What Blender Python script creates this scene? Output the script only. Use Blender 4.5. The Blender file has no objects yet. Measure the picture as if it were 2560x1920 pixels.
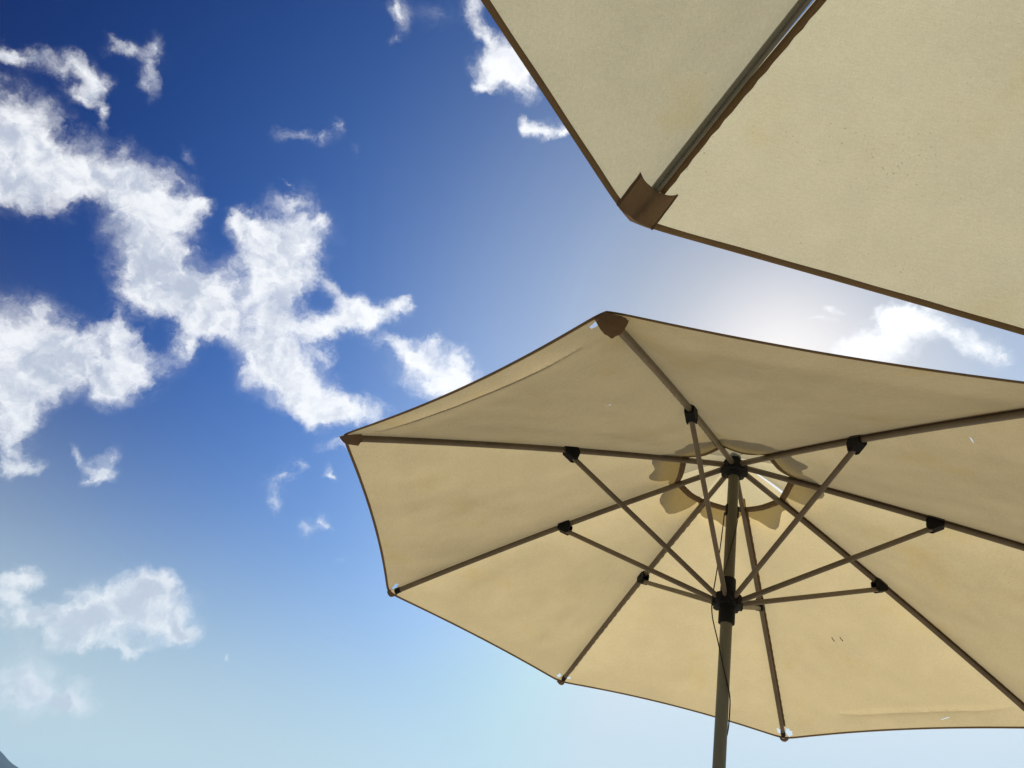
import bpy, bmesh, math, random
import numpy as np
from mathutils import Vector, Matrix
from mathutils.geometry import delaunay_2d_cdt

random.seed(7)
SC = bpy.context.scene
COL = SC.collection
EYE = 1.0                      # a seated person's eye height above the paving
# ------------------------------------------------------------------ camera
PITCH, ROLL = 0.64744, 0.23454
FW = Vector((0, math.cos(PITCH), math.sin(PITCH)))
U0 = Vector((0, -math.sin(PITCH), math.cos(PITCH)))
RT = Vector((1, 0, 0)) * math.cos(ROLL) + U0 * math.sin(ROLL)
UP = U0 * math.cos(ROLL) - Vector((1, 0, 0)) * math.sin(ROLL)
cam_data = bpy.data.cameras.new('camera')
cam_data.sensor_width = 36.0
cam_data.lens = 1715.232 / 2212.0 * 36.0
cam_data.clip_start = 0.05
cam_data.clip_end = 30000.0
cam = bpy.data.objects.new('camera', cam_data)
COL.objects.link(cam)
cam.matrix_world = Matrix((RT, UP, -FW)).transposed().to_4x4()
cam.location = (0, 0, EYE)
SC.camera = cam

# ------------------------------------------------------------------ exposure
SC.view_settings.view_transform = 'Standard'
SC.view_settings.look = 'None'
SC.view_settings.exposure = 0.0
SC.view_settings.gamma = 1.0
SC.view_settings.use_curve_mapping = False
SC.cycles.max_bounces = 8
SC.cycles.diffuse_bounces = 5
SC.cycles.glossy_bounces = 3
SC.cycles.transmission_bounces = 5
SC.cycles.transparent_max_bounces = 8
SC.cycles.volume_bounces = 0
SC.cycles.use_denoising = True

# ------------------------------------------------------------------ sun
SUN_EL, SUN_AZ = math.radians(40.5), math.radians(24.0)       # azimuth from +Y towards +X
SUN_DIR = Vector((math.sin(SUN_AZ) * math.cos(SUN_EL), math.cos(SUN_AZ) * math.cos(SUN_EL), math.sin(SUN_EL)))
sun_data = bpy.data.lights.new('sun', 'SUN')
sun_data.energy = 4.6
sun_data.angle = math.radians(0.53)
sun_data.color = (1.0, 0.95, 0.87)
sun = bpy.data.objects.new('sun', sun_data)
COL.objects.link(sun)
sun.rotation_euler = (-SUN_DIR).to_track_quat('-Z', 'Y').to_euler()
sun.location = (0, 0, 20)

# ------------------------------------------------------------------ sky with its clouds (all in compass directions)
def sky_dir(x, y):
    """compass direction of a spot of sky, on a tangent chart whose centre is 37 degrees up in the north"""
    d = FW + RT * ((x - 1106) / 1715.232) - UP * ((y - 829.5) / 1715.232)
    return d.normalized()

world = bpy.data.worlds.new('World')
SC.world = world
world.use_nodes = True
world.cycles.sampling_method = 'MANUAL'
world.cycles.sample_map_resolution = 512
WT = world.node_tree
for n in list(WT.nodes): WT.nodes.remove(n)
WN, WL = WT.nodes, WT.links

def nd(nodes, kind, **kw):
    n = nodes.new(kind)
    for k, v in kw.items():
        setattr(n, k, v)
    return n
def wmath(op, a, b=None, c=None, clamp=False):
    n = nd(WN, 'ShaderNodeMath', operation=op, use_clamp=clamp)
    for i, v in enumerate((a, b, c)):
        if v is None: continue
        if isinstance(v, (int, float)): n.inputs[i].default_value = v
        else: WL.new(v, n.inputs[i])
    return n.outputs[0]
def wramp(v, lo, hi, to0=0.0, to1=1.0, smooth=True):
    n = nd(WN, 'ShaderNodeMapRange', interpolation_type='SMOOTHSTEP' if smooth else 'LINEAR')
    WL.new(v, n.inputs['Value'])
    n.inputs['From Min'].default_value = lo; n.inputs['From Max'].default_value = hi
    n.inputs['To Min'].default_value = to0; n.inputs['To Max'].default_value = to1
    return n.outputs['Result']
def wdot(vec, d):
    n = nd(WN, 'ShaderNodeVectorMath', operation='DOT_PRODUCT')
    WL.new(vec, n.inputs[0]); n.inputs[1].default_value = tuple(d)
    return n.outputs['Value']
def wmix(f, a, b, blend='MIX'):
    n = nd(WN, 'ShaderNodeMix', data_type='RGBA', blend_type=blend)
    if isinstance(f, (int, float)): n.inputs[0].default_value = f
    else: WL.new(f, n.inputs[0])
    for s, v in ((n.inputs[6], a), (n.inputs[7], b)):
        if isinstance(v, tuple): s.default_value = (*v, 1)
        else: WL.new(v, s)
    return n.outputs[2]

def wvec(op, a, b):
    n = nd(WN, 'ShaderNodeVectorMath', operation=op)
    for s, v in ((n.inputs[0], a), (n.inputs[1], b)):
        if isinstance(v, tuple): s.default_value = v
        else: WL.new(v, s)
    return n.outputs[0]

tc = nd(WN, 'ShaderNodeTexCoord')
DIR = tc.outputs['Generated']
sky = nd(WN, 'ShaderNodeTexSky', sky_type='NISHITA', sun_disc=False)
sky.sun_elevation = SUN_EL
sky.sun_rotation = SUN_AZ
sky.altitude = 500.0
sky.air_density = 2.0
sky.dust_density = 2.0
sky.ozone_density = 6.0
SKY_STRENGTH = 0.1
gam = nd(WN, 'ShaderNodeGamma'); gam.inputs['Gamma'].default_value = 2.2
WL.new(sky.outputs['Color'], gam.inputs['Color'])
# contrast of the clear blue (0.1 ** 2.2 folded into the gain so the background keeps strength 0.1)
KG = 0.1 ** 2.2 / SKY_STRENGTH
CLEAR = wmix(1.0, gam.outputs['Color'], (1.18 * KG, 0.93 * KG, 1.08 * KG), 'MULTIPLY')
sepd = nd(WN, 'ShaderNodeSeparateXYZ'); WL.new(DIR, sepd.inputs[0])
ELV = wmath('MAXIMUM', sepd.outputs['Z'], 0.0)
# the sky brightens and pales towards the sun
sunward = nd(WN, 'ShaderNodeValToRGB')
WL.new(wdot(DIR, SUN_DIR), sunward.inputs['Fac'])
TINT = [(0.0, (.26, .34, .66)), (.56, (.26, .33, .70)), (.70, (.44, .72, 1.0)), (.83, (.96, 1.22, 1.22)), (.90, (1.40, 1.45, 1.12)), (.935, (1.2, 1.34, 1.0)),
        (.965, (.74, .92, .72)), (.985, (.39, .50, .41)), (1.0, (.28, .36, .30))]
sunward.color_ramp.interpolation = 'B_SPLINE'
el = sunward.color_ramp.elements
while len(el) < len(TINT): el.new(0.5)
for e, (p, c) in zip(el, TINT):
    e.position = p; e.color = (c[0] / 2, c[1] / 2, c[2] / 2, 1)
CLEAR = wmix(1.0, CLEAR, sunward.outputs['Color'], 'MULTIPLY')
CLEAR = wmix(1.0, CLEAR, (2, 2, 2), 'MULTIPLY')
CLEAR = wvec('MINIMUM', CLEAR, wmix(wramp(ELV, 0.22, 0.55), (6.6, 7.2, 8.0), (11.0, 11.0, 11.0)))
# pale air towards the horizon
hz = wmath('EXPONENT', wmath('MULTIPLY', wmath('POWER', ELV, 2.6), -1.0 / 0.30 ** 2.6))
CLEAR = wmix(hz, CLEAR, (6.3, 7.8, 8.2))

# --- clouds: a cover field of soft puffs laid out over the sky, broken up by fractal noise
# azimuth/height of each puff is given on the sky chart: x, y, half width, half height, turn (deg), weight
PUFFS = [
 # long bank, upper left
 (15,298,130,104,35,1.0),(95,358,105,72,25,1.0),(10,395,110,50,0,.8),(75,455,60,40,20,.4),(190,390,56,38,0,.7),
 (275,390,95,62,25,1.0),(320,470,80,80,0,1.0),(425,430,42,22,0,.8),(385,455,40,28,0,.7),(315,560,62,80,0,1.0),(385,615,105,72,35,1.0),
 (335,620,70,50,0,.8),(470,660,90,62,32,1.0),(470,705,60,35,10,.8),(410,545,30,15,0,.5),(395,385,45,20,25,.5),
 # middle stack
 (600,545,75,75,0,1.0),(520,480,32,30,40,.7),(545,500,45,28,10,.8),(645,510,45,35,30,.8),(580,600,65,55,0,1.0),(600,690,60,75,0,1.0),
 (665,590,28,40,-20,.45),(715,625,50,20,50,.6),(760,655,42,20,10,.6),(600,790,72,62,0,1.0),(565,770,45,45,0,.8),(650,835,85,52,25,1.0),(740,882,95,28,8,.9),
 (700,905,50,28,0,.7),(790,682,75,26,-5,.9),(735,695,60,28,-15,.8),(862,665,30,16,-25,.7),(690,720,50,32,0,.6),
 (935,800,85,48,15,1.0),(1000,805,30,42,0,.7),(895,765,50,24,10,.6),(940,745,30,18,30,.5),(950,845,55,24,0,.8),(700,770,28,14,0,.4),
 # left bank
 (45,735,125,88,10,1.0),(165,780,110,68,0,1.0),(262,730,46,54,0,.9),(300,812,48,48,20,.9),(235,850,42,34,0,.8),(40,850,75,55,0,1.0),
 (15,945,60,50,0,.8),(35,1015,65,24,-10,.8),(100,820,60,40,0,.7),(60,900,40,40,0,.6),
 # small torn bits
 (170,985,22,12,50,.62),(212,1012,32,22,25,.7),(240,985,24,16,0,.6),(205,1035,22,12,-30,.55),
 (70,125,80,24,10,.55),(165,150,60,30,20,.62),(205,175,36,34,0,.66),(175,205,40,20,30,.5),(215,250,16,26,0,.55),(15,120,35,18,0,.5),
 (290,112,70,22,10,.34),(340,100,16,28,10,.42),(325,190,24,38,0,.46),(330,150,16,44,0,.34),(240,88,30,14,40,.3),
 (635,290,55,20,10,.36),(698,298,42,24,5,.44),(738,268,14,30,-20,.28),(418,335,14,34,-30,.32),(785,330,16,24,-20,.22),
 (628,438,24,14,-20,.48),(620,395,18,8,30,.35),(690,480,36,12,45,.42),
 (870,25,22,42,0,.7),(850,75,12,14,0,.5),(395,745,22,40,10,.33),
 (1022,15,28,38,-30,.6),(1050,75,26,50,-25,.6),(1072,120,40,45,-40,.7),(1095,165,58,40,20,.95),(1130,130,50,60,0,1.0),(1050,190,26,18,-30,.5),(940,30,60,40,0,.22),
 (1170,280,42,22,10,.7),(1135,268,26,16,30,.45),(1215,290,30,16,0,.5),
 (718,1020,12,24,-30,.34),(605,1028,34,16,0,.34),(592,1078,16,30,0,.32),(703,1130,13,20,-25,.34),(735,1212,22,16,0,.30),(650,1000,34,20,0,.30),(735,965,55,14,5,.40),(665,1140,26,18,0,.26),(640,440,60,60,30,.24),(700,500,50,50,40,.26),(395,745,40,70,15,.28),(840,740,70,30,15,.35),(770,960,60,20,0,.3),(610,1040,60,50,0,.2),(700,1130,40,40,0,.15),
 # right, between the canopies
 (1905,745,90,52,-25,1.0),(2000,700,85,36,10,1.0),(2110,745,62,30,15,.9),(1950,690,60,30,0,.9),(1850,765,36,32,0,.9),(2170,770,36,18,0,.5),(1775,695,32,12,0,.5),(1800,670,20,10,0,.4),
 # low cumulus, left
 (285,1300,110,58,0,1.0),(190,1330,100,46,-8,1.0),(365,1350,62,40,20,1.0),(60,1340,70,34,0,.8),(400,1375,34,22,0,.8),(180,1385,100,26,0,.5),(320,1280,55,40,0,.9),(300,1395,60,20,0,.5),
 (50,1247,55,22,0,.9),(15,1290,36,30,0,.9),(280,1415,14,18,0,.55),(490,1418,16,10,0,.5),(412,1408,10,16,40,.5),(255,1400,30,12,0,.35),
 (45,1455,66,50,0,.62),(110,1495,88,42,8,.74),(30,1505,66,44,0,.62),(150,1515,60,20,10,.6),
]
DUSKS = [(190,1330,150,44,-6,.72),(90,1345,100,38,0,.55),(310,1295,60,30,0,.3),(40,300,110,80,30,.25),(320,560,50,70,0,.2),(60,770,90,50,0,.22),(170,800,60,40,0,.2),
 (90,1500,90,30,8,.5),(420,640,60,40,30,.25),(620,640,40,60,0,.15),(60,400,60,30,0,.3)]
# turbulence that bends the puffs
def wnoise(scale, detail, rough, vec=None, dim='3D', lac=2.0):
    n = nd(WN, 'ShaderNodeTexNoise', noise_dimensions=dim)
    n.inputs['Scale'].default_value = scale
    n.inputs['Detail'].default_value = detail
    n.inputs['Roughness'].default_value = rough
    n.inputs['Lacunarity'].default_value = lac
    WL.new(vec if vec is not None else DIR, n.inputs['Vector'])
    return n
w1 = wnoise(22, 5, 0.62)
off = wvec('MULTIPLY', wvec('SUBTRACT', w1.outputs['Color'], (.5, .5, .5)), (0.05, 0.05, 0.05))
WDIR = wvec('ADD', DIR, off)
SPREAD = 1.88

def cover(puffs):
    acc = None
    for (x, y, rx, ry, turn, w) in puffs:
        c = sky_dir(x, y); t = math.radians(turn)
        ex = sky_dir(x + rx * math.cos(t), y + rx * math.sin(t)) - c
        ey = sky_dir(x - ry * math.sin(t), y + ry * math.cos(t)) - c
        sx, sy = ex.length * SPREAD, ey.length * SPREAD
        ax = ex.normalized(); az = c.copy(); ay = az.cross(ax).normalized(); ax = ay.cross(az).normalized()
        m = nd(WN, 'ShaderNodeMapping', vector_type='TEXTURE')
        m.inputs['Location'].default_value = c
        m.inputs['Rotation'].default_value = Matrix((ax, ay, az)).transposed().to_euler('XYZ')
        m.inputs['Scale'].default_value = (sx, sy, 0.4)
        WL.new(WDIR, m.inputs['Vector'])
        g = nd(WN, 'ShaderNodeTexGradient', gradient_type='QUADRATIC_SPHERE')
        WL.new(m.outputs[0], g.inputs[0])
        acc = wmath('MULTIPLY_ADD', g.outputs['Fac'], w * 1.2, acc if acc is not None else 0.0)
    return acc
E1 = wnoise(25, 9, 0.60, WDIR, lac=2.1).outputs['Fac']
TOSUN = wvec('ADD', WDIR, tuple(SUN_DIR * 0.016))
E1S = wnoise(24, 3.5, 0.55, TOSUN, lac=2.1).outputs['Fac']
E1L = wnoise(24, 3.5, 0.55, WDIR, lac=2.1).outputs['Fac']
E2 = wnoise(75, 8, 0.68, WDIR, lac=2.2).outputs['Fac']
LUMP = wnoise(9, 4, 0.5, WDIR).outputs['Fac']
VEIL = wnoise(11, 7, 0.68, WDIR, lac=2.2).outputs['Fac']
GLOW = wramp(wdot(DIR, SUN_DIR), 0.76, 0.97)
ROUGH = wmath('ADD', wmath('MULTIPLY', wmath('SUBTRACT', E1, 0.5), 1.7), wmath('MULTIPLY', wmath('SUBTRACT', E2, 0.5), 0.42))
RELIEF = wmath('SUBTRACT', E1S, E1L)          # lumps stand in the light of the sun or in each other's shade
def clouded(acc, dusk=None):
    acc = wmath('MINIMUM', acc, 1.25)
    # turbulence bites into the rims and leaves the clear air clear
    d = wmath('MULTIPLY_ADD', ROUGH, wramp(acc, 0.0, 0.32), acc)
    body = wramp(d, 0.06, 1.0)
    veil = wmath('MULTIPLY', wramp(acc, 0.02, 0.55), wramp(VEIL, 0.38, 0.72))
    alpha = wmath('MAXIMUM', body, wmath('MULTIPLY', veil, 0.5))
    thick = wramp(acc, 0.5, 1.3)
    tone = wmath('MULTIPLY_ADD', wmath('SUBTRACT', LUMP, 0.5), -1.5, wmath('MULTIPLY', thick, 0.52))
    tone = wmath('MULTIPLY_ADD', RELIEF, 3.4, tone)
    if dusk is not None: tone = wmath('MULTIPLY_ADD', wmath('MINIMUM', dusk, 0.8), 1.0, tone)
    colr = wmix(wramp(tone, -0.1, 1.25), (9.7, 9.8, 10.0), (5.3, 5.8, 6.9))
    colr = wmix(wmath('MULTIPLY', GLOW, 0.9), colr, (11.0, 11.0, 11.0))
    # far clouds sink into the pale air
    colr = wmix(wmath('MULTIPLY', hz, 0.6), colr, (7.0, 7.9, 8.4))
    return wmix(wmath('MULTIPLY', alpha, 0.97), CLEAR, colr)

def sky_shader(colour):
    n = nd(WN, 'ShaderNodeBackground'); n.inputs['Strength'].default_value = SKY_STRENGTH
    WL.new(colour, n.inputs['Color'])
    return n.outputs[0]
def inside(p, box, k=1.8):
    x0, x1, y0, y1 = box; m = k * max(p[2], p[3]) + 60
    return p[0] + m > x0 and p[0] - m < x1 and p[1] + m > y0 and p[1] - m < y1
def split(puffs, box, depth):
    """the cover field in pieces, so that each bit of sky only works out the puffs near it"""
    x0, x1, y0, y1 = box
    near = [p for p in puffs if inside(p, box, 2.0)]
    if not near: return sky_shader(CLEAR)
    if depth == 0 or len(near) < 6: 
        dk = [p for p in DUSKS if inside(p, box, 2.0)]
        return sky_shader(clouded(cover(near), cover(dk) if dk else None))
    vert = depth % 2 == 1
    vals = sorted(p[0] if vert else p[1] for p in near)
    cut = vals[len(vals) // 2]
    cut = min(max(cut, (x0 if vert else y0) + 60), (x1 if vert else y1) - 60)
    # plane through the viewer's head and the chart line x = cut (or y = cut)
    nrm = (RT - FW * ((cut - 1106) / 1715.232)) if vert else (-UP - FW * ((cut - 829.5) / 1715.232))
    f = wmath('GREATER_THAN', wdot(DIR, nrm), 0.0)
    lo = split(near, (x0, cut, y0, y1) if vert else (x0, x1, y0, cut), depth - 1)
    hi = split(near, (cut, x1, y0, y1) if vert else (x0, x1, cut, y1), depth - 1)
    m = nd(WN, 'ShaderNodeMixShader'); WL.new(f, m.inputs[0]); WL.new(lo, m.inputs[1]); WL.new(hi, m.inputs[2])
    return m.outputs[0]
wout = nd(WN, 'ShaderNodeOutputWorld')
front = nd(WN, 'ShaderNodeMixShader')
WL.new(wmath('GREATER_THAN', wdot(DIR, FW), 0.55), front.inputs[0])
WL.new(sky_shader(CLEAR), front.inputs[1])
WL.new(split(PUFFS, (-400, 2600, -400, 2000), 3), front.inputs[2])
WL.new(front.outputs[0], wout.inputs['Surface'])

# ------------------------------------------------------------------ materials
def new_mat(name):
    m = bpy.data.materials.new(name); m.use_nodes = True
    nt = m.node_tree
    for n in list(nt.nodes): nt.nodes.remove(n)
    return m, nt
class NT:
    """small helper round a node tree"""
    def __init__(s, nt): s.nt = nt; s.n = nt.nodes; s.l = nt.links
    def new(s, kind, **kw): return nd(s.n, kind, **kw)
    def put(s, sock, v):
        if v is None: return
        if isinstance(v, (int, float)): sock.default_value = v
        elif isinstance(v, tuple): sock.default_value = (*v, 1) if len(v) == 3 and len(sock.default_value) == 4 else v
        else: s.l.new(v, sock)
    def math(s, op, a, b=None, c=None):
        n = s.new('ShaderNodeMath', operation=op)
        for i, v in enumerate((a, b, c)): s.put(n.inputs[i], v)
        return n.outputs[0]
    def noise(s, scale, detail=4, rough=.5, vec=None, **kw):
        n = s.new('ShaderNodeTexNoise')
        s.put(n.inputs['Scale'], scale); s.put(n.inputs['Detail'], detail); s.put(n.inputs['Roughness'], rough)
        if vec is not None: s.l.new(vec, n.inputs['Vector'])
        return n.outputs['Fac']
    def ramp(s, v, lo, hi, a=0., b=1., smooth=True):
        n = s.new('ShaderNodeMapRange', interpolation_type='SMOOTHSTEP' if smooth else 'LINEAR')
        for k, x in (('Value', v), ('From Min', lo), ('From Max', hi), ('To Min', a), ('To Max', b)): s.put(n.inputs[k], x)
        return n.outputs['Result']
    def mix(s, f, a, b, blend='MIX'):
        n = s.new('ShaderNodeMix', data_type='RGBA', blend_type=blend)
        s.put(n.inputs[0], f); s.put(n.inputs[6], a); s.put(n.inputs[7], b)
        return n.outputs[2]
    def mapped(s, scale, rot=(0, 0, 0), src='Object'):
        t = s.new('ShaderNodeTexCoord'); m = s.new('ShaderNodeMapping')
        m.inputs['Scale'].default_value = scale; m.inputs['Rotation'].default_value = rot
        s.l.new(t.outputs[src], m.inputs[0]); return m.outputs[0]

def cloth(name, through, back, spots=1.0, share=0.5, blotch=1.0):
    """sun-bleached canvas: light comes through it and some is sent back"""
    m, nt = new_mat(name); g = NT(nt)
    obj_c = g.mapped((1, 1, 1))
    big = g.noise(1.7, 3, .55, obj_c)
    mid = g.noise(9, 5, .6, obj_c)
    warp = g.noise(430, 2, .6, g.mapped((1.0, .10, 1.0), (0, 0, .4)))
    weft = g.noise(430, 2, .6, g.mapped((.10, 1.0, 1.0), (0, 0, .4)))
    grain = g.noise(520, 2, .7, obj_c)
    tone = g.math('ADD', g.math('MULTIPLY', g.math('SUBTRACT', big, .5), .30 * blotch), g.math('MULTIPLY', g.math('SUBTRACT', mid, .5), .16 * blotch))
    thread = g.math('ADD', g.math('MULTIPLY', g.math('SUBTRACT', warp, .5), .30), g.math('MULTIPLY', g.math('SUBTRACT', weft, .5), .22))
    thread = g.math('ADD', thread, g.math('MULTIPLY', g.math('SUBTRACT', grain, .5), .22))
    val = g.math('ADD', g.math('ADD', tone, thread), 1.0)
    # yellowed stains
    stain = g.ramp(g.noise(3.1, 4, .6, g.mapped((1, 1, 1.3), (.3, .1, 0))), .56, .75)
    # mildew and grit: small dark specks, gathered in places
    vor = g.new('ShaderNodeTexVoronoi', feature='F1'); g.l.new(obj_c, vor.inputs['Vector']); vor.inputs['Scale'].default_value = 105
    gather = g.ramp(g.noise(3.2, 4, .65, obj_c), .42, .68, .25, 1.0)
    size = g.math('MULTIPLY', g.math('MULTIPLY', gather, .42), g.ramp(g.noise(160, 1, .5, obj_c), .45, .8))
    speck = g.math('LESS_THAN', vor.outputs['Distance'], size)
    vor2 = g.new('ShaderNodeTexVoronoi', feature='F1'); g.l.new(g.mapped((1, 1, 1), (.5, .4, .2)), vor2.inputs['Vector']); vor2.inputs['Scale'].default_value = 7.5
    speck2 = g.math('LESS_THAN', vor2.outputs['Distance'], g.ramp(g.noise(20, 1, .5, obj_c), .45, .75, 0, .045))
    dirt = g.math('MULTIPLY', g.math('MAXIMUM', g.math('MULTIPLY', speck, .26), g.math('MULTIPLY', speck2, .55)), spots * .85)
    def shade(col):
        c = g.mix(g.math('MULTIPLY', stain, .5), col, tuple(a * b for a, b in zip(col, (.96, .88, .62))))
        gv = g.new('ShaderNodeCombineColor'); 
        for k in range(3): g.l.new(val, gv.inputs[k])
        c = g.mix(1.0, c, gv.outputs[0], 'MULTIPLY')
        return g.mix(dirt, c, (.05, .035, .02))
    bump = g.new('ShaderNodeBump'); bump.inputs['Strength'].default_value = .75; bump.inputs['Distance'].default_value = .005
    wr = g.math('ADD', g.math('ADD', g.noise(5, 4, .55, obj_c), g.math('MULTIPLY', g.noise(16, 4, .6, g.mapped((1, .35, 1), (0, 0, .5))), .35)), g.math('MULTIPLY', grain, .04))
    g.l.new(wr, bump.inputs['Height'])
    df = g.new('ShaderNodeBsdfDiffuse'); g.put(df.inputs['Color'], shade(back)); g.l.new(bump.outputs[0], df.inputs['Normal']); df.inputs['Roughness'].default_value = .6
    tr = g.new('ShaderNodeBsdfTranslucent'); g.put(tr.inputs['Color'], shade(through)); g.l.new(bump.outputs[0], tr.inputs['Normal'])
    mx = g.new('ShaderNodeMixShader'); mx.inputs[0].default_value = share
    g.l.new(df.outputs[0], mx.inputs[1]); g.l.new(tr.outputs[0], mx.inputs[2])
    o = g.new('ShaderNodeOutputMaterial'); g.l.new(mx.outputs[0], o.inputs['Surface'])
    return m

def solid(name, col, rough=.45, metal=0., spec=.5, grime=.25, scale=14, bumpy=.05, stretch=(1, 1, 1)):
    m, nt = new_mat(name); g = NT(nt)
    p = g.new('ShaderNodeBsdfPrincipled'); oc = g.mapped(stretch)
    n1 = g.noise(scale, 5, .6, oc); n2 = g.noise(scale * 9, 3, .6, oc)
    dark = tuple(c * (1 - grime) for c in col); light = tuple(min(1, c * (1 + grime * .6)) for c in col)
    c = g.mix(g.ramp(n1, .3, .7), dark, light)
    c = g.mix(g.ramp(n2, .62, .75, 0, grime * .7), c, tuple(x * .45 for x in col))
    g.put(p.inputs['Base Color'], c)
    g.put(p.inputs['Roughness'], g.ramp(n2, .2, .8, rough - .08, rough + .12))
    p.inputs['Metallic'].default_value = metal
    p.inputs['Specular IOR Level'].default_value = spec
    b = g.new('ShaderNodeBump'); b.inputs['Strength'].default_value = bumpy; b.inputs['Distance'].default_value = .002
    g.l.new(n2, b.inputs['Height']); g.l.new(b.outputs[0], p.inputs['Normal'])
    o = g.new('ShaderNodeOutputMaterial'); g.l.new(p.outputs[0], o.inputs['Surface'])
    return m

MAT_CANVAS = cloth('old_canvas', (.695, .567, .305), (.50, .41, .24), 1.0)
MAT_CANVAS_PALE = cloth('pale_canvas', (.61, .56, .37), (.46, .415, .275), 1.2)
MAT_CAP = cloth('vent_canvas', (.86, .73, .42), (.55, .47, .29), .6)
MAT_PATCH = cloth('patch_canvas', (.25, .17, .10), (.25, .18, .12), .6)
MAT_HEM = cloth('hem_canvas', (.44, .335, .20), (.33, .25, .16), .6)
MAT_METAL = solid('bronze_lacquered_tube', (.165, .132, .092), .38, .25, .5, .18, 9, .03, (1, 1, 1))
MAT_METAL_SHINY = solid('bare_grey_tube', (.15, .148, .115), .27, .45, .6, .08, 4, .005)
MAT_POLE = solid('olive_grey_pole', (.145, .135, .092), .4, .15, .5, .22, 6, .03, (1, 1, .25))
MAT_BLACK = solid('black_plastic', (.007, .0075, .009), .6, 0, .22, .3, 20, .05)
MAT_CORD = solid('dark_cord', (.035, .03, .025), .8, 0, .2, .3, 60, .1)

# ------------------------------------------------------------------ object helpers
def tag(o, label=None, category=None, group=None, kind=None):
    for k, v in (('label', label), ('category', category), ('group', group), ('kind', kind)):
        if v: o[k] = v
    return o
def link_mesh(name, verts, faces, mat, parent=None, smooth=True, origin=None):
    me = bpy.data.meshes.new(name)
    if origin is not None: verts = [Vector(v) - origin for v in verts]
    me.from_pydata([tuple(v) for v in verts], [], faces)
    me.materials.append(mat)
    if smooth: me.polygons.foreach_set('use_smooth', [True] * len(me.polygons))
    me.update()
    o = bpy.data.objects.new(name, me); COL.objects.link(o)
    if parent is not None: o.parent = parent
    if origin is not None: o.location = origin
    return o
def link_bm(name, bm, mat, parent=None, smooth=True, sharp=None):
    me = bpy.data.meshes.new(name)
    bmesh.ops.recalc_face_normals(bm, faces=bm.faces)
    bm.to_mesh(me); bm.free(); me.materials.append(mat)
    if smooth:
        me.polygons.foreach_set('use_smooth', [True] * len(me.polygons))
        me.set_sharp_from_angle(angle=math.radians(sharp or 35))
    o = bpy.data.objects.new(name, me); COL.objects.link(o)
    if parent is not None: o.parent = parent
    return o
def frame_of(d, upv):
    d = d.normalized(); s = d.cross(upv)
    if s.length < 1e-6: s = d.cross(Vector((1, 0, 0)))
    s.normalize(); return d, s, s.cross(d).normalized()
def tube_bm(bm, pts, w, h, upv, seg=14, power=2.0, cap=True, widths=None):
    """a tube along pts, w wide and h high (radii); power > 2 squares the section off"""
    rings = []
    for i, p in enumerate(pts):
        d = (pts[min(i + 1, len(pts) - 1)] - pts[max(i - 1, 0)])
        _, s, u = frame_of(d, upv); r = []
        k = widths[i] if widths else 1
        for j in range(seg):
            a = 2 * math.pi * j / seg; c, q = math.cos(a), math.sin(a)
            x = math.copysign(abs(c) ** (2 / power), c) * w * k; y = math.copysign(abs(q) ** (2 / power), q) * h * k
            r.append(bm.verts.new(p + s * x + u * y))
        rings.append(r)
    for a, b in zip(rings, rings[1:]):
        for j in range(seg): bm.faces.new((a[j], a[(j + 1) % seg], b[(j + 1) % seg], b[j]))
    if cap:
        bm.faces.new(list(reversed(rings[0]))); bm.faces.new(rings[-1])
    return bm
def prism_bm(bm, outline, thick_vec):
    """extrude an outline (list of Vectors) by thick_vec both ways"""
    a = [bm.verts.new(p - thick_vec) for p in outline]; b = [bm.verts.new(p + thick_vec) for p in outline]
    n = len(outline)
    bm.faces.new(list(reversed(a))); bm.faces.new(b)
    for i in range(n): bm.faces.new((a[i], a[(i + 1) % n], b[(i + 1) % n], b[i]))
def lathe_bm(bm, base, axis, prof, seg=40):
    d, s, u = frame_of(axis, Vector((0.0, 1, .1)))
    rings = []
    for (r, z) in prof:
        rings.append([bm.verts.new(base + d * z + (s * math.cos(2 * math.pi * j / seg) + u * math.sin(2 * math.pi * j / seg)) * max(r, 1e-4)) for j in range(seg)])
    for a, b in zip(rings, rings[1:]):
        for j in range(seg): bm.faces.new((a[j], a[(j + 1) % seg], b[(j + 1) % seg], b[j]))
    bm.faces.new(list(reversed(rings[0]))); bm.faces.new(rings[-1])
def bez(pts, n=40):
    """a smooth curve through pts (Catmull-Rom)"""
    P = [pts[0]] + list(pts) + [pts[-1]]; out = []
    seg = len(pts) - 1; per = max(2, n // seg)
    for i in range(seg):
        a, b, c, d = P[i:i + 4]
        for j in range(per):
            t = j / per
            out.append(.5 * ((2 * b) + (c - a) * t + (2 * a - 5 * b + 4 * c - d) * t * t + (3 * b - a - 3 * c + d) * t ** 3))
    out.append(Vector(pts[-1])); return out
def poly_has(poly, x, y):
    c = False; j = len(poly) - 1
    for i in range(len(poly)):
        (xi, yi), (xj, yj) = poly[i], poly[j]
        if (yi > y) != (yj > y) and x < (xj - xi) * (y - yi) / (yj - yi) + xi: c = not c
        j = i
    return c

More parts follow.
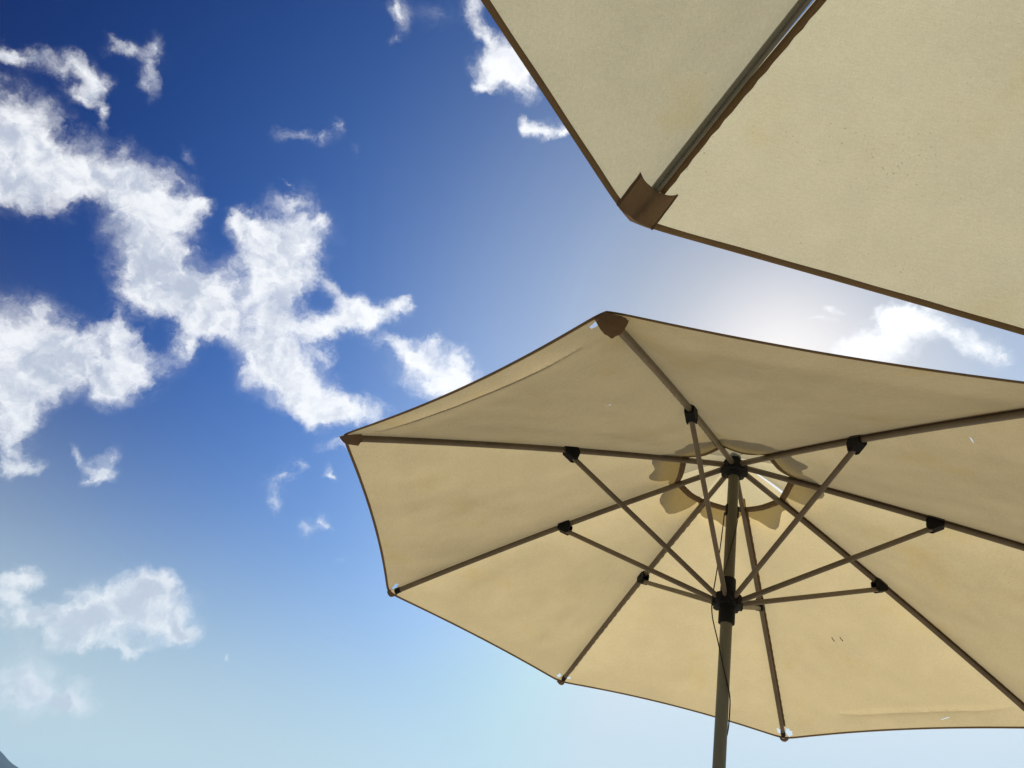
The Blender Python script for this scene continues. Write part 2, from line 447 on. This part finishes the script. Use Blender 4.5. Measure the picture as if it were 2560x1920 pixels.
# ------------------------------------------------------------------ the ground and the hill
def ground_mat():
    m, nt = new_mat('pale_paving'); g = NT(nt)
    oc = g.mapped((1, 1, 1)); p = g.new('ShaderNodeBsdfPrincipled')
    br = g.new('ShaderNodeTexBrick'); g.l.new(oc, br.inputs['Vector'])
    br.inputs['Scale'].default_value = 1.2; br.inputs['Mortar Size'].default_value = .012
    br.inputs['Color1'].default_value = (.44, .38, .28, 1); br.inputs['Color2'].default_value = (.50, .43, .32, 1); br.inputs['Mortar'].default_value = (.2, .17, .13, 1)
    c = g.mix(g.ramp(g.noise(.8, 6, .6, oc), .35, .7), br.outputs['Color'], (.42, .35, .25))
    # beyond the terrace: dry scrub and soil
    ln = g.new('ShaderNodeVectorMath', operation='LENGTH'); g.l.new(oc, ln.inputs[0])
    scrub = g.mix(g.noise(.05, 8, .65, oc), (.06, .085, .03), (.20, .16, .09))
    c = g.mix(g.ramp(ln.outputs['Value'], 25, 40), c, scrub)
    g.put(p.inputs['Base Color'], c); p.inputs['Roughness'].default_value = .85
    o = g.new('ShaderNodeOutputMaterial'); g.l.new(p.outputs[0], o.inputs['Surface']); return m
def wood_mat():
    m, nt = new_mat('wooded_slope'); g = NT(nt); oc = g.mapped((1, 1, 1)); p = g.new('ShaderNodeBsdfPrincipled')
    c = g.mix(g.ramp(g.noise(.02, 8, .7, oc), .35, .65), (.009, .018, .012), (.026, .040, .026))
    g.put(p.inputs['Base Color'], c); p.inputs['Roughness'].default_value = .95
    o = g.new('ShaderNodeOutputMaterial'); g.l.new(p.outputs[0], o.inputs['Surface']); return m
bm = bmesh.new()
bmesh.ops.create_circle(bm, cap_ends=True, segments=96, radius=2600)
g_o = link_bm('ground', bm, ground_mat(), smooth=False); tag(g_o, kind='structure')

from mathutils import noise as mnoise
def hill():
    D = 1500.0; V = []; F = []
    NA, NR = 260, 46
    def crest(az):          # height of the skyline in degrees against azimuth in degrees
        xs = [-95, -80, -62, -48, -38, -31, -27, -24.4, -23.55, -22.8, -22.65, -22.2, -21.4, -20, -17, -12, -6]
        ys = [2, 4, 5.2, 5.9, 6.1, 6.2, 6.1, 5.72, 5.28, 5.02, 5.04, 4.78, 4.3, 3.7, 2.4, .9, 0]
        return float(np.interp(az, xs, ys))
    for i in range(NA):
        az = -95 + 89 * i / (NA - 1)
        for j in range(NR):
            q = j / (NR - 1); r = 900 + 1300 * q
            up = math.exp(-((r - D) / 330.0) ** 2)
            a = math.radians(az)
            h = math.tan(math.radians(crest(az))) * D * up
            n = mnoise.fractal(Vector((math.sin(a) * r / 130, math.cos(a) * r / 130, 0)), .9, 2.1, 6) * 10 * min(1, h / 60) * (1 - .85 * up)
            n += mnoise.fractal(Vector((math.sin(a) * r / 16, math.cos(a) * r / 16, 3)), .8, 2.1, 3) * 1.1 * min(1, h / 60)
            V.append((math.sin(a) * r, math.cos(a) * r, max(-2, EYE * up + h + n - 2 * (1 - up))))
    for i in range(NA - 1):
        for j in range(NR - 1):
            k = i * NR + j; F.append((k, k + 1, k + NR + 1, k + NR))
    o = link_mesh('hill', V, F, wood_mat()); tag(o, kind='structure')
hill()

# ------------------------------------------------------------------ the parasols
N_RIB = 8
class Parasol:
    """where everything on one parasol sits; every length in metres"""
    def __init__(s, hub, az, tilt, drop=.5787, bow=.0158, joint=.4622, run=.5914, daz=None, ddrop=None, R=1.5, sag=.05, tent=.019, ext=1.02, rnd=.009):
        s.rnd = rnd
        s.ext = ext
        s.tent = tent
        s.hub = Vector(hub); s.n = Vector((tilt[0], tilt[1], 1)).normalized()
        s.u = (Vector((1, 0, 0)) - s.n * s.n.x).normalized(); s.v = s.n.cross(s.u)
        s.az = [az - k * math.pi / 4 + (daz[k] if daz else 0) for k in range(8)]
        s.ddrop = ddrop or [0] * 8
        s.drop, s.bow, s.joint, s.run, s.R, s.sag = drop, bow, joint, run, R, sag
        if isinstance(sag, (int, float)): s.sag = [sag] * 8
    def rad(s, k):
        return s.u * math.cos(s.az[k % 8]) + s.v * math.sin(s.az[k % 8])
    def rib(s, k, t, lift=0.):
        k %= 8
        return s.hub + s.rad(k) * (.04 + (s.R - .04) * t) - s.n * (s.drop * t + s.bow * 4 * t * (1 - t) * -1 + s.ddrop[k] * t) + s.n * lift
    def cloth(s, k, a, t, lift=.0150, edge=True):
        """a point of the canopy panel between rib k and rib k+1: a across (0..1), t outward (1 = hem line at the ribs)"""
        if edge: t = t * (1 - s.sag[k % 8] * 4 * a * (1 - a))
        wd_ = s.R * 2 * math.sin(math.pi / 8)
        t = t * s.ext
        if t > .9: t -= s.rnd * math.exp(-min(a, 1 - a) * wd_ / .022) * (t - .9) * 10
        p = s.rib(k, t, lift) * (1 - a) + s.rib(k + 1, t, lift) * a
        # cloth sinks a little between the ribs
        wid = s.R * 2 * math.sin(math.pi / 8) * t
        x = max(0., min(a, 1 - a) * wid - .010)
        env = min(1.0, max(0.0, (1.02 - t) * 9)) * min(1.0, t * 5)
        return p - s.n * (.014 * math.sin(math.pi * a) * math.sin(math.pi * min(1, t)) + s.tent * (1 - math.exp(-x / .050)) * env)

def canopy_panel(P, k, mat, parent, t0=.125, holes=(), relief=None, step=.022, extra=()):
    """one gore of the canopy; holes = list of outlines in (a, t) coordinates"""
    # work in a flat chart: x = a-offset * local width, y = t * rib length
    L = P.R; Wd = 2 * L * math.sin(math.pi / 8)
    def chart(a, t): return ((a - .5) * Wd * t, t * L)
    pts = []; edges = []
    nt_ = int((1 - t0) * L / step)
    rows = []
    for j in range(nt_ + 1):
        t = t0 + (1 - t0) * j / nt_
        na = max(3, int(Wd * t / step)); rows.append((t, na))
    # boundary
    bnd = []
    t_, na = rows[0]
    bnd += [(i / na, t_) for i in range(na)]
    bnd += [(1.0, t) for t, _ in rows[:-1]]
    t_, na = rows[-1]; na *= 2
    bnd += [(1 - i / na, t_) for i in range(na)]
    bnd += [(0.0, t) for t, _ in reversed(rows[1:])]
    AT = list(bnd); nb = len(AT)
    for i in range(nb): edges.append((i, (i + 1) % nb))
    hl = []
    for h in holes:
        b = len(AT); AT += h
        edges += [(b + i, b + (i + 1) % len(h)) for i in range(len(h))]
        hl.append([chart(*q) for q in h])
    for j, (t, na) in enumerate(rows[1:-1]):
        wd = Wd * t; near = [x / wd for x in (.006, .014, .025, .040, .058) if x < wd * .3]
        lim = near[-1] + step * .6 / wd
        for x in near: AT += [(x, t), (1 - x, t)]
        for i in range(1, na):
            aa = (i + (.0 if j % 2 else .5)) / na
            if lim < aa < 1 - lim: AT.append((aa, t))
    AT += list(extra)
    P2 = [Vector(chart(a, t)) for a, t in AT]
    vo, eo, fo, ov, oe, of = delaunay_2d_cdt(P2, edges, [], 1, 1e-7)
    V = []
    for q in vo:
        t = q.y / L; a = min(1, max(0, q.x / (Wd * t) + .5))
        p = P.cloth(k, a, t)
        x_ = (a - .5) * Wd * t; fade = min(1, 6 * a, 6 * (1 - a)) * min(1, (1 - t) * 7 + .05)
        p = p + P.n * (.0085 * fade * mnoise.noise(Vector((x_ * 5 + k * 7.3, t * 4, P.hub.y))) + .0026 * fade * mnoise.noise(Vector((x_ * 14 + k * 3.1, t * 9, 2.2 + P.hub.y))))
        # puckers gathered at the vent and drawn from the rib ends
        p = p + P.n * .0030 * math.exp(-(t - t0) / .07) * fade * mnoise.noise(Vector((a * 11, k * 3.0, t * 3)))
        if relief: p = p + P.n * relief(a, t)
        V.append(p)
    F = []
    for f in fo:
        cx = sum(vo[i].x for i in f) / 3; cy = sum(vo[i].y for i in f) / 3
        if any(poly_has(h, cx, cy) for h in hl): continue
        F.append(tuple(f))
    return link_mesh('canopy_panel', V, F, mat, parent)

def strip(name, A, B, mat, parent, thick=.0016):
    """a flat band of cloth between two rows of points, with its own thickness"""
    n = len(A); V = []; F = []
    for a, b in zip(A, B):
        d = (b - a)
        V += [a, b]
    nn = (A[1] - A[0]).cross(B[0] - A[0]).normalized() * thick
    V += [v - nn for v in V]
    m = 2 * n
    for i in range(n - 1):
        p = 2 * i
        F += [(p, p + 2, p + 3, p + 1), (m + p, m + p + 1, m + p + 3, m + p + 2), (p, m + p, m + p + 2, p + 2), (p + 1, p + 3, m + p + 3, m + p + 1)]
    F += [(0, 1, m + 1, m), (2 * n - 2, m + 2 * n - 2, m + 2 * n - 1, 2 * n - 1)]
    return link_mesh(name, V, F, mat, parent)

def hem(P, k, mat, parent, width=.012):
    n = 140; A = []; B = []
    for i in range(n + 1):
        a = i / n
        p = P.cloth(k, a, 1.0, lift=.0125); q = P.cloth(k, a, 1.0 - width / P.R * (1 + .03 * math.sin(a * 37 + k)), lift=.0125)
        A.append(p + (p - q) * .08 - P.n * .0006); B.append(q - P.n * .0006)
    return strip('hem', A, B, mat, parent, .0022)

def corner_pocket(P, k, mat, parent, w_in, w_out, length, skew=0., droop=.02, notch=.015, over=.006, crumple=.004, seed=0, binding=None, boxy=2.6):
    """the pocket of doubled cloth that holds the end of a rib"""
    r = P.rad(k); tip = P.rib(k, P.ext, .0095); d = (P.rib(k, 1.0) - P.rib(k, .9)).normalized()
    sx = P.n.cross(r).normalized(); dn = d.cross(sx).normalized()
    if dn.dot(P.n) > 0: dn = -dn
    rnd = random.Random(seed * 13 + k); nu, nv = 20, 14; V = []; F = []
    c0 = P.rib(k, P.ext, .015); e1 = (P.cloth(k, .13, 1.0) - c0).normalized(); e0 = (P.cloth(k - 1, .87, 1.0) - c0).normalized()
    for j in range(nv + 1):
        v = j / nv
        for i in range(nu + 1):
            u = -1 + 2 * i / nu
            half = w_in * (1 - v) + w_out * v
            side = e1 if u > 0 else e0
            # outer edge follows the hem lines, inner edge is straight or scooped
            # the tip's wings run along the hem lines
            wing = side * abs(u) * half
            inn = sx * (u * half) * (1 if sx.dot(e1) > 0 else -1) - d * (length - notch * (1 - u * u) + skew * u)
            outp = wing + d * over * (1 - abs(u)) ** 1.5 - d * .001
            p = tip + inn * (1 - v) + outp * v
            bulge = droop * (1 - abs(u) ** boxy) * (1 - v ** 7)
            cr = crumple * (mnoise.noise(Vector((u * 1.9 + k * 3 + seed, v * 2.3, seed))) + .22 * mnoise.noise(Vector((u * 3.5 + k, v * 4, 2))))
            V.append(p + dn * (bulge + .0030 + abs(cr) * (1 - v)) + d * cr * .5 * (1 - v))
    w = nu + 1
    for j in range(nv):
        for i in range(nu): q = j * w + i; F.append((q, q + 1, q + w + 1, q + w))
    # turned-over rim along the mouth gives the cloth a thickness
    b = len(V)
    for i in range(w): V.append(V[i] - dn * .003 - d * .001)
    for i in range(nu): F.append((i, b + i, b + i + 1, i + 1))
    o = link_mesh('corner_pocket', V, F, mat, parent)
    if binding:
        for col in binding:      # doubled, stitched edge of the pocket
            for q in (col, ):
                A = [V[j * w + q] + dn * .0016 for j in range(nv + 1)]; B = [V[j * w + q].lerp(V[j * w + q + (1 if q < nu / 2 else -1)], .8) + dn * .0016 for j in range(nv + 1)]
                strip('binding', A, B, MAT_PATCH, o, .0012)
    return o

def bracket(P, k, parent):
    """black fork clamped round the rib: two cheeks and a saddle"""
    c = P.rib(k, P.joint); d = (P.rib(k, P.joint + .05) - P.rib(k, P.joint - .05)).normalized()
    s = d.cross(P.n).normalized(); u = s.cross(d).normalized()
    bm = bmesh.new()
    out = [(-.021, .0125), (.021, .0125), (.030, -.006), (.030, -.0135), (.002, -.043), (-.012, -.045), (-.026, -.022), (-.030, -.012), (-.026, .002)]
    if (P.rib(k, .3) - P.rib(k, .2)).dot(d) < 0: out = [(-x, y) for x, y in out]
    for sd in (-1, 1):
        prism_bm(bm, [c + d * x + u * y + s * sd * .0142 for x, y in out], s * .0022)
    tube_bm(bm, [c - d * .027, c - d * .020, c + d * .020, c + d * .025], .0142, .0158, P.n, 16, 3.2)
    pin = c - u * .034 - d * .006
    tube_bm(bm, [pin - s * .019, pin + s * .019], .0042, .0042, P.n, 10)
    e = 1 if out[0][0] < 0 else -1
    prism_bm(bm, [c + d * x * e + u * y for x, y in ((.020, -.014), (.0285, -.012), (.0285, -.0165), (.004, -.040), (-.004, -.040))], s * .0125)
    o = link_bm('rib_bracket', bm, MAT_BLACK, parent, True, 30)
    return o, pin

def parasol(name, P, canvas, metal, label, pocket_spec, holes={}, relief={}, seam_w=.016, seam_end=.945, gap=None, hem_w=.0095, group=None, floor=0.):
    root = bpy.data.objects.new(name, None); COL.objects.link(root)
    # the root stands where the pole meets the ground
    foot = P.hub - P.n * ((P.hub.z - floor) / P.n.z)
    root.location = foot
    tag(root, label, 'parasol', group)
    kids = []
    mk = lambda o: (kids.append(o), o)[1]
    runner_c = P.hub - P.n * P.run
    # pole
    bm = bmesh.new(); tube_bm(bm, [P.hub - P.n * .012, P.hub - P.n * .9, foot + P.n * .02], .0215, .0215, Vector((0, 1, 0)), 28)
    mk(link_bm('pole', bm, MAT_POLE, None))
    bm = bmesh.new(); lathe_bm(bm, foot, P.n, [(.25, 0), (.25, .05), (.235, .062), (.05, .075), (.034, .09), (.034, .32), (.0225, .325)])
    mk(link_bm('base', bm, MAT_BLACK, None))
    # hub
    bm = bmesh.new(); h = P.hub
    lathe_bm(bm, h - P.n * .035, P.n, [(.026, -.008), (.031, -.004), (.036, .006), (.047, .008), (.0525, .012), (.0530, .046), (.049, .051), (.028, .054), (.012, .058), (.003, .060)])
    for k in range(8):       # lugs between the rib slots
        r = (P.rad(k) + P.rad(k + 1)).normalized()
        q = P.n.cross(r); c = h + r * .044 - P.n * .006
        prism_bm(bm, [c + r * .0115 + q * .006, c + r * .009 + q * .0125, c - r * .008 + q * .009, c - r * .008 - q * .009, c + r * .009 - q * .0125, c + r * .0115 - q * .006], P.n * .0195)
    mk(link_bm('hub', bm, MAT_BLACK, None, True, 30))
    # pulley housing just under the vent, let into both sides of the pole
    c = P.hub - P.n * .205
    for sd in (-1, 1):
        bm = bmesh.new(); q = P.u * sd * .021 + c
        prism_bm(bm, [q + P.n * .024 + P.v * .007, q - P.n * .024 + P.v * .007, q - P.n * .024 - P.v * .007, q + P.n * .024 - P.v * .007], P.u * .004)
        mk(link_bm('pulley_housing', bm, MAT_BLACK, None, False))
    # runner
    bm = bmesh.new()
    lathe_bm(bm, runner_c, P.n, [(.0275, -.085), (.0295, -.083), (.0295, -.028), (.034, -.026), (.034, -.024), (.046, -.0235), (.0515, -.018), (.0515, .014), (.046, .019), (.031, .020), (.0285, .023), (.0275, .088), (.026, .091), (.0225, .091)])
    for k in range(8):
        r = (P.rad(k) + P.rad(k + 1)).normalized(); q = P.n.cross(r); c = runner_c + r * .044 - P.n * .002
        prism_bm(bm, [c + r * .0115 + q * .006, c + r * .009 + q * .0125, c - r * .008 + q * .009, c - r * .008 - q * .009, c + r * .009 - q * .0125, c + r * .0115 - q * .006], P.n * .0195)
    mk(link_bm('runner', bm, MAT_BLACK, None, True, 30))
    for k in range(8):
        # rib: oval tube
        bm = bmesh.new()
        pts = [P.rib(k, t) for t in [x / 14 * .982 for x in range(15)]]
        tube_bm(bm, pts, .0098, .0118, P.n, 16, 2.3)
        mk(link_bm('rib', bm, metal, None, True, 50))
        bm = bmesh.new(); e0, e1 = P.rib(k, .955 * P.ext), P.rib(k, .972 * P.ext)
        tube_bm(bm, [e0, e1 - (e1 - e0) * .15, e1], .0112, .0132, P.n, 16, 2.3, True, [1, 1, .8])
        mk(link_bm('rib_end_cap', bm, MAT_BLACK, None, True, 50))
        br, pin = bracket(P, k, None); mk(br)
        # strut: oval tube with its upper end pinched flat
        a = runner_c + P.rad(k) * .034 + P.n * .0; b = pin
        dd = (b - a).normalized()
        bm = bmesh.new(); L = (b - a).length
        tube_bm(bm, [a + dd * x for x in (0, L * .4, L * .8, L - .012, L + .004)], .0086, .0098, P.n, 16, 2.3, True)
        mk(link_bm('strut', bm, metal, None, True, 50))
    for k in range(8):
        panel = canopy_panel(P, k, canvas, None, holes=holes.get(k, ()), relief=relief.get(k, (None, ()))[0], extra=relief.get(k, (None, ()))[1]); mk(panel)
        hm = hem(P, k, MAT_HEM, panel, hem_w); 
        # inner hem round the vent opening
        A = [P.cloth(k, a / 12, .125 + .014, lift=.0130) for a in range(13)]; B = [P.cloth(k, a / 12, .122, lift=.0125) for a in range(13)]
        strip('vent_hem', A, B, MAT_HEM, panel, .002)
        # seam allowance lying beside the rib, under the cloth
        n = 70; A = []; B = []
        for i in range(n + 1):
            t = .13 + (seam_end - .13) * i / n
            wv = seam_w * (1 + .04 * mnoise.noise(Vector((t * 9, k, 0)))) + .0012 * math.sin(i * 2.6)
            wid = P.R * 2 * math.sin(math.pi / 8) * t
            g0 = gap(k, t) if gap else .0015
            a0 = g0 / wid; a1 = min(.45, (wv + g0) / wid)
            hang = -.004 - .0015 * (.5 + .5 * mnoise.noise(Vector((t * 6, k * 2, 1))))
            A.append(P.cloth(k, a0, t, .0142)); B.append(P.cloth(k, a1, t, .0142 + hang))
        strip('seam', A, B, MAT_HEM, panel, .0016)
    for k in range(8):
        sp = pocket_spec[k]
        if sp: mk(corner_pocket(P, k, MAT_PATCH, None, **sp))
    # vent cap: a scalloped little canopy over the opening
    LOBE = [.55, 1.0, 1.15, .8, .9, 1.05, .5, .85]; SKEW = [1.0, .8, 1.3, 1.0, .85, 1.2, 1.0, .9]
    def cap_pt(k, a, t):
        # t: 0 at the crown, 1 at the rim; rim scalloped between the ribs
        rad = (P.rad(k) * (1 - a) + P.rad(k + 1) * a)
        rr = .262 + .105 * LOBE[k % 8] * abs(math.sin(math.pi * a ** SKEW[k % 8])) ** .75 + .045 * mnoise.noise(Vector((k * 5 + a * 3.5, 1, 7))) * min(1, 5 * a, 5 * (1 - a))
        z = .056 - .34 * rr * t + (.016 * t if k in (5, 6) else 0) + .028 * (t ** 2) * 0 - .012 * math.sin(math.pi * a) * t
        return P.hub + rad * rr * t * (1 / max(.93, rad.length) if False else 1) + P.n * (z + .012 * mnoise.noise(Vector((k + a, t * 2, 5))) * t)
    for k in range(8):
        V = []; F = []; na, nt2 = 14, 12
        for j in range(nt2 + 1):
            for i in range(na + 1): V.append(cap_pt(k, i / na, .05 + .95 * j / nt2))
        for j in range(nt2):
            for i in range(na): q = j * (na + 1) + i; F.append((q, q + 1, q + na + 2, q + na + 1))
        mk(link_mesh('vent_cap_panel', V, F, MAT_CAP if canvas is MAT_CANVAS else canvas, None))
    # short tapes tie the cap to the canopy
    for k in (1, 4, 6, 7):
        A = []; B = []
        for i in range(5):
            q = i / 4; p = P.rib(k, .16 + .02 * q, .016).lerp(cap_pt(k, .0, .8) - P.n * .002, q); w = P.n.cross(P.rad(k)) * .009
            A.append(p - w); B.append(p + w)
        mk(strip('tie_tape', A, B, canvas, None, .001))
    # finial above the cap
    bm = bmesh.new(); lathe_bm(bm, P.hub + P.n * .047, P.n, [(.012, 0), (.026, .004), (.026, .010), (.012, .016), (.014, .03), (.004, .042)])
    mk(link_bm('finial', bm, MAT_BLACK, None))
    inv = Matrix.Translation(-foot)
    for o in kids:
        o.parent = root; o.matrix_parent_inverse = Matrix.Translation(-foot)
    return root, kids


def tear(P, x, y, rx, ry, turn, seed, n=14, side=0, jag=.35):
    """outline of a torn hole: x metres in from the rib on that side, y metres in from the rib end"""
    rnd = random.Random(seed); out = []
    for i in range(n):
        t = 2 * math.pi * i / n; q = 1 + jag * (rnd.random() - .5) * 2 * (1 if n > 7 else .5)
        px_, py_ = rx * q * math.cos(t), ry * q * math.sin(t); c, s = math.cos(turn), math.sin(turn)
        X, Y = x + px_ * c - py_ * s, y + px_ * s + py_ * c
        tt = 1 - Y / P.R; wid = 2 * P.R * math.sin(math.pi / 8) * tt; aa = X / wid
        out.append((aa if side == 0 else 1 - aa, tt))
    return out
def hole_at(P, a, t, r, seed, stretch=1.0, turn=0.):
    wid = 2 * P.R * math.sin(math.pi / 8) * t
    return tear(P, a * wid, (1 - t) * P.R, r * stretch, r, turn, seed, n=8 if stretch < 3 else 12)
def fold(a0, t0, a1, t1, h=.008, w=.014, L=1.5):
    """a sharp lap in the cloth along a line; returns the relief and the extra points that carry it"""
    Wd = 2 * L * math.sin(math.pi / 8)
    ch = lambda a, t: Vector(((a - .5) * Wd * t, t * L))
    A, B = ch(a0, t0), ch(a1, t1); d = (B - A).normalized(); nrm = Vector((-d.y, d.x)); ln = (B - A).length
    if nrm.y < 0: nrm = -nrm
    def relief(a, t):
        q = ch(a, t) - A; s = q.dot(d) / ln; e = q.dot(nrm)
        if s < -.25 or s > 1.25: return 0.
        env = max(0., min(1, (s + .25) * 3)) * max(0., min(1, (1.25 - s) * 3))
        return -h * env * (math.exp(-e / (w * 2.6)) if e > 0 else math.exp(e / (w * .35)))
    pts = []
    n = int(ln * 1.3 / .016)
    for i in range(n):
        for e in (-.018, -.009, -.004, 0., .004, .010, .02, .035, .055):
            q = A + d * (ln * (-.15 + 1.3 * i / n)) + nrm * e
            t = q.y / L; a = q.x / (Wd * t) + .5
            if .01 < a < .99 and .14 < t < .985 * (1): pts.append((a, t))
    return relief, pts

SMALL = dict(w_in=.019, w_out=.024, length=.030, droop=.020, notch=-.004, crumple=.007, over=-.003)
P1 = Parasol((0.97524, 2.69634, 1.88206 + EYE), -1.32916 - math.pi / 4, (.02644, 0.0),
             daz=[.00529, .00895, -.02099, -.00555, .01062, .00649, .0099, -.01472],
             ddrop=[-.00299, -.03243, .00195, -.02405, .0161, .00645, .01471, .02026], sag=[.03, .017, .012, .028, .022, .03, .03, .028], rnd=.005)
HOLES1 = {
    0: [tear(P1, .052, .036, .021, .009, .15, 3), hole_at(P1, .28, .67, .0026, 5, 1.6), hole_at(P1, .295, .675, .0018, 6), hole_at(P1, .65, .71, .0020, 7), hole_at(P1, .64, .66, .0017, 8), hole_at(P1, .69, .70, .0014, 9)],
    1: [tear(P1, .026, .036, .022, .012, .5, 11, side=1)],
    2: [tear(P1, .030, .036, .011, .015, -.3, 22, side=1)],
    3: [tear(P1, .027, .040, .012, .009, .2, 31), tear(P1, .022, .040, .010, .016, 0, 14, side=1)],
    4: [tear(P1, .030, .038, .015, .028, .35, 15), hole_at(P1, .70, .955, .0034, 16, 6.5, .5)],
    6: [hole_at(P1, .90, .72, .0022, 17, 5, .1)],
}
RELIEF1 = {0: fold(.22, .94, .84, .955, .012, .014), 4: fold(.37, .905, .89, .91, .016, .011)}
U1, K1 = parasol('parasol', P1, MAT_CANVAS, MAT_METAL,
    'weathered beige parasol with torn corners, its dark pole, black hub and struts in view',
    [dict(w_in=.042, w_out=.040, length=.072, droop=.032, skew=.014, notch=-.010, crumple=.011, seed=2, over=.004),
     dict(w_in=.026, w_out=.022, length=.050, droop=.026, skew=-.012, notch=-.010, crumple=.010, seed=4, over=.008),
     dict(SMALL, w_in=.022, length=.036, seed=5, skew=.008), dict(SMALL, seed=6), dict(SMALL, seed=9), SMALL, SMALL, SMALL], HOLES1, RELIEF1, group='beige parasols')
# two dark stitches in the cloth
pan = [o for o in K1 if o.name.startswith('canopy_panel')][4]
for aa, tt, ln in ((.445, .607, .022), (.495, .610, .019)):
    p = P1.cloth(4, aa, tt) - P1.n * .004; q = P1.cloth(4, aa + .004, tt + .016) - P1.n * .004
    bm = bmesh.new(); tube_bm(bm, [p, p.lerp(q, .5) - P1.n * .002, q], .0016, .0016, P1.n, 6); link_bm('stitch', bm, MAT_CORD, pan)
# the furling cord of the first parasol: down from the pulley, round the runner, round the pole
def cord(P, root, rows, r=.0022):
    tc_ = (Vector((-P.hub.x, -P.hub.y, 0))).normalized(); rt_ = P.n.cross(tc_).normalized()
    pts = bez([P.hub - P.n * s + rt_ * x + tc_ * f for s, x, f in rows], 60)
    bm = bmesh.new(); tube_bm(bm, pts, r, r, P.n, 8)
    o = link_bm('cord', bm, MAT_CORD, None); o.parent = root; o.matrix_parent_inverse = Matrix.Translation(-root.location)
cord(P1, U1, [(.215, -.028, .002), (.36, -.036, .004), (.50, -.046, .010), (.59, -.054, .012), (.66, -.050, .014), (.76, -.024, .024), (.84, -.004, .026), (.93, .022, .016), (.99, .0255, .006), (1.05, .022, -.010), (1.10, .008, -.024)])
cord(P1, U1, [(.215, .027, .004), (.30, .018, .018), (.40, .0, .0245), (.50, -.018, .026), (.555, -.020, .040), (.575, -.010, .057), (.60, .012, .058), (.625, .034, .044), (.63, .040, .020)], .0014)

P2 = Parasol((0.77763, -0.26171, 1.88618 + EYE), 1.97038, (.06210, .01796), sag=[.002] + [.02] * 6 + [.003], tent=.006, ext=1.0, rnd=.008)
def gap2(k, t):
    return .0015 if k else .011 + .0135 * min(1, max(0, (.86 - t) / .3)) + .003 * min(1, max(0, (.6 - t) / .4))
def slit2():
    """the seam beside the rib has opened: a long thin gap that widens towards the hub"""
    L = []; R_ = []
    for i in range(30):
        t = .84 - .66 * i / 29; wid = 2 * P2.R * math.sin(math.pi / 8) * t
        w = .0012 + .0065 * min(1, (.84 - t) / .3); x = gap2(0, t) - .001
        L.append(((x - w) / wid, t)); R_.append((x / wid, t))
    return L + R_[::-1]
U2, K2 = parasol('parasol', P2, MAT_CANVAS_PALE, MAT_METAL_SHINY,
    'nearer pale parasol cut off by the photo edge, a squared brown patch on its corner',
    [dict(w_in=.047, w_out=.052, length=.103, droop=.021, skew=.004, notch=.013, crumple=.006, seed=1, over=-.005, binding=(0, 20), boxy=4.5)] + [SMALL] * 7,
    {0: [slit2()]}, {}, seam_w=.0145, seam_end=.95, gap=gap2, hem_w=.0125, group='beige parasols')

# ------------------------------------------------------------------ the air between here and the hill
def haze():
    m, nt = new_mat('hazy_air'); g = NT(nt)
    v = g.new('ShaderNodeVolumePrincipled')
    v.inputs['Color'].default_value = (.20, .56, 1.0, 1); v.inputs['Density'].default_value = .00018; v.inputs['Anisotropy'].default_value = .45
    o = g.new('ShaderNodeOutputMaterial'); g.l.new(v.outputs[0], o.inputs['Volume'])
    bm = bmesh.new(); bmesh.ops.create_cube(bm, size=1.0)
    for w in bm.verts: w.co = Vector((w.co.x * 5400, w.co.y * 5400, -3.5 if w.co.z < 0 else 176))
    o = link_bm('haze', bm, m, None, False); tag(o, kind='stuff')
haze()
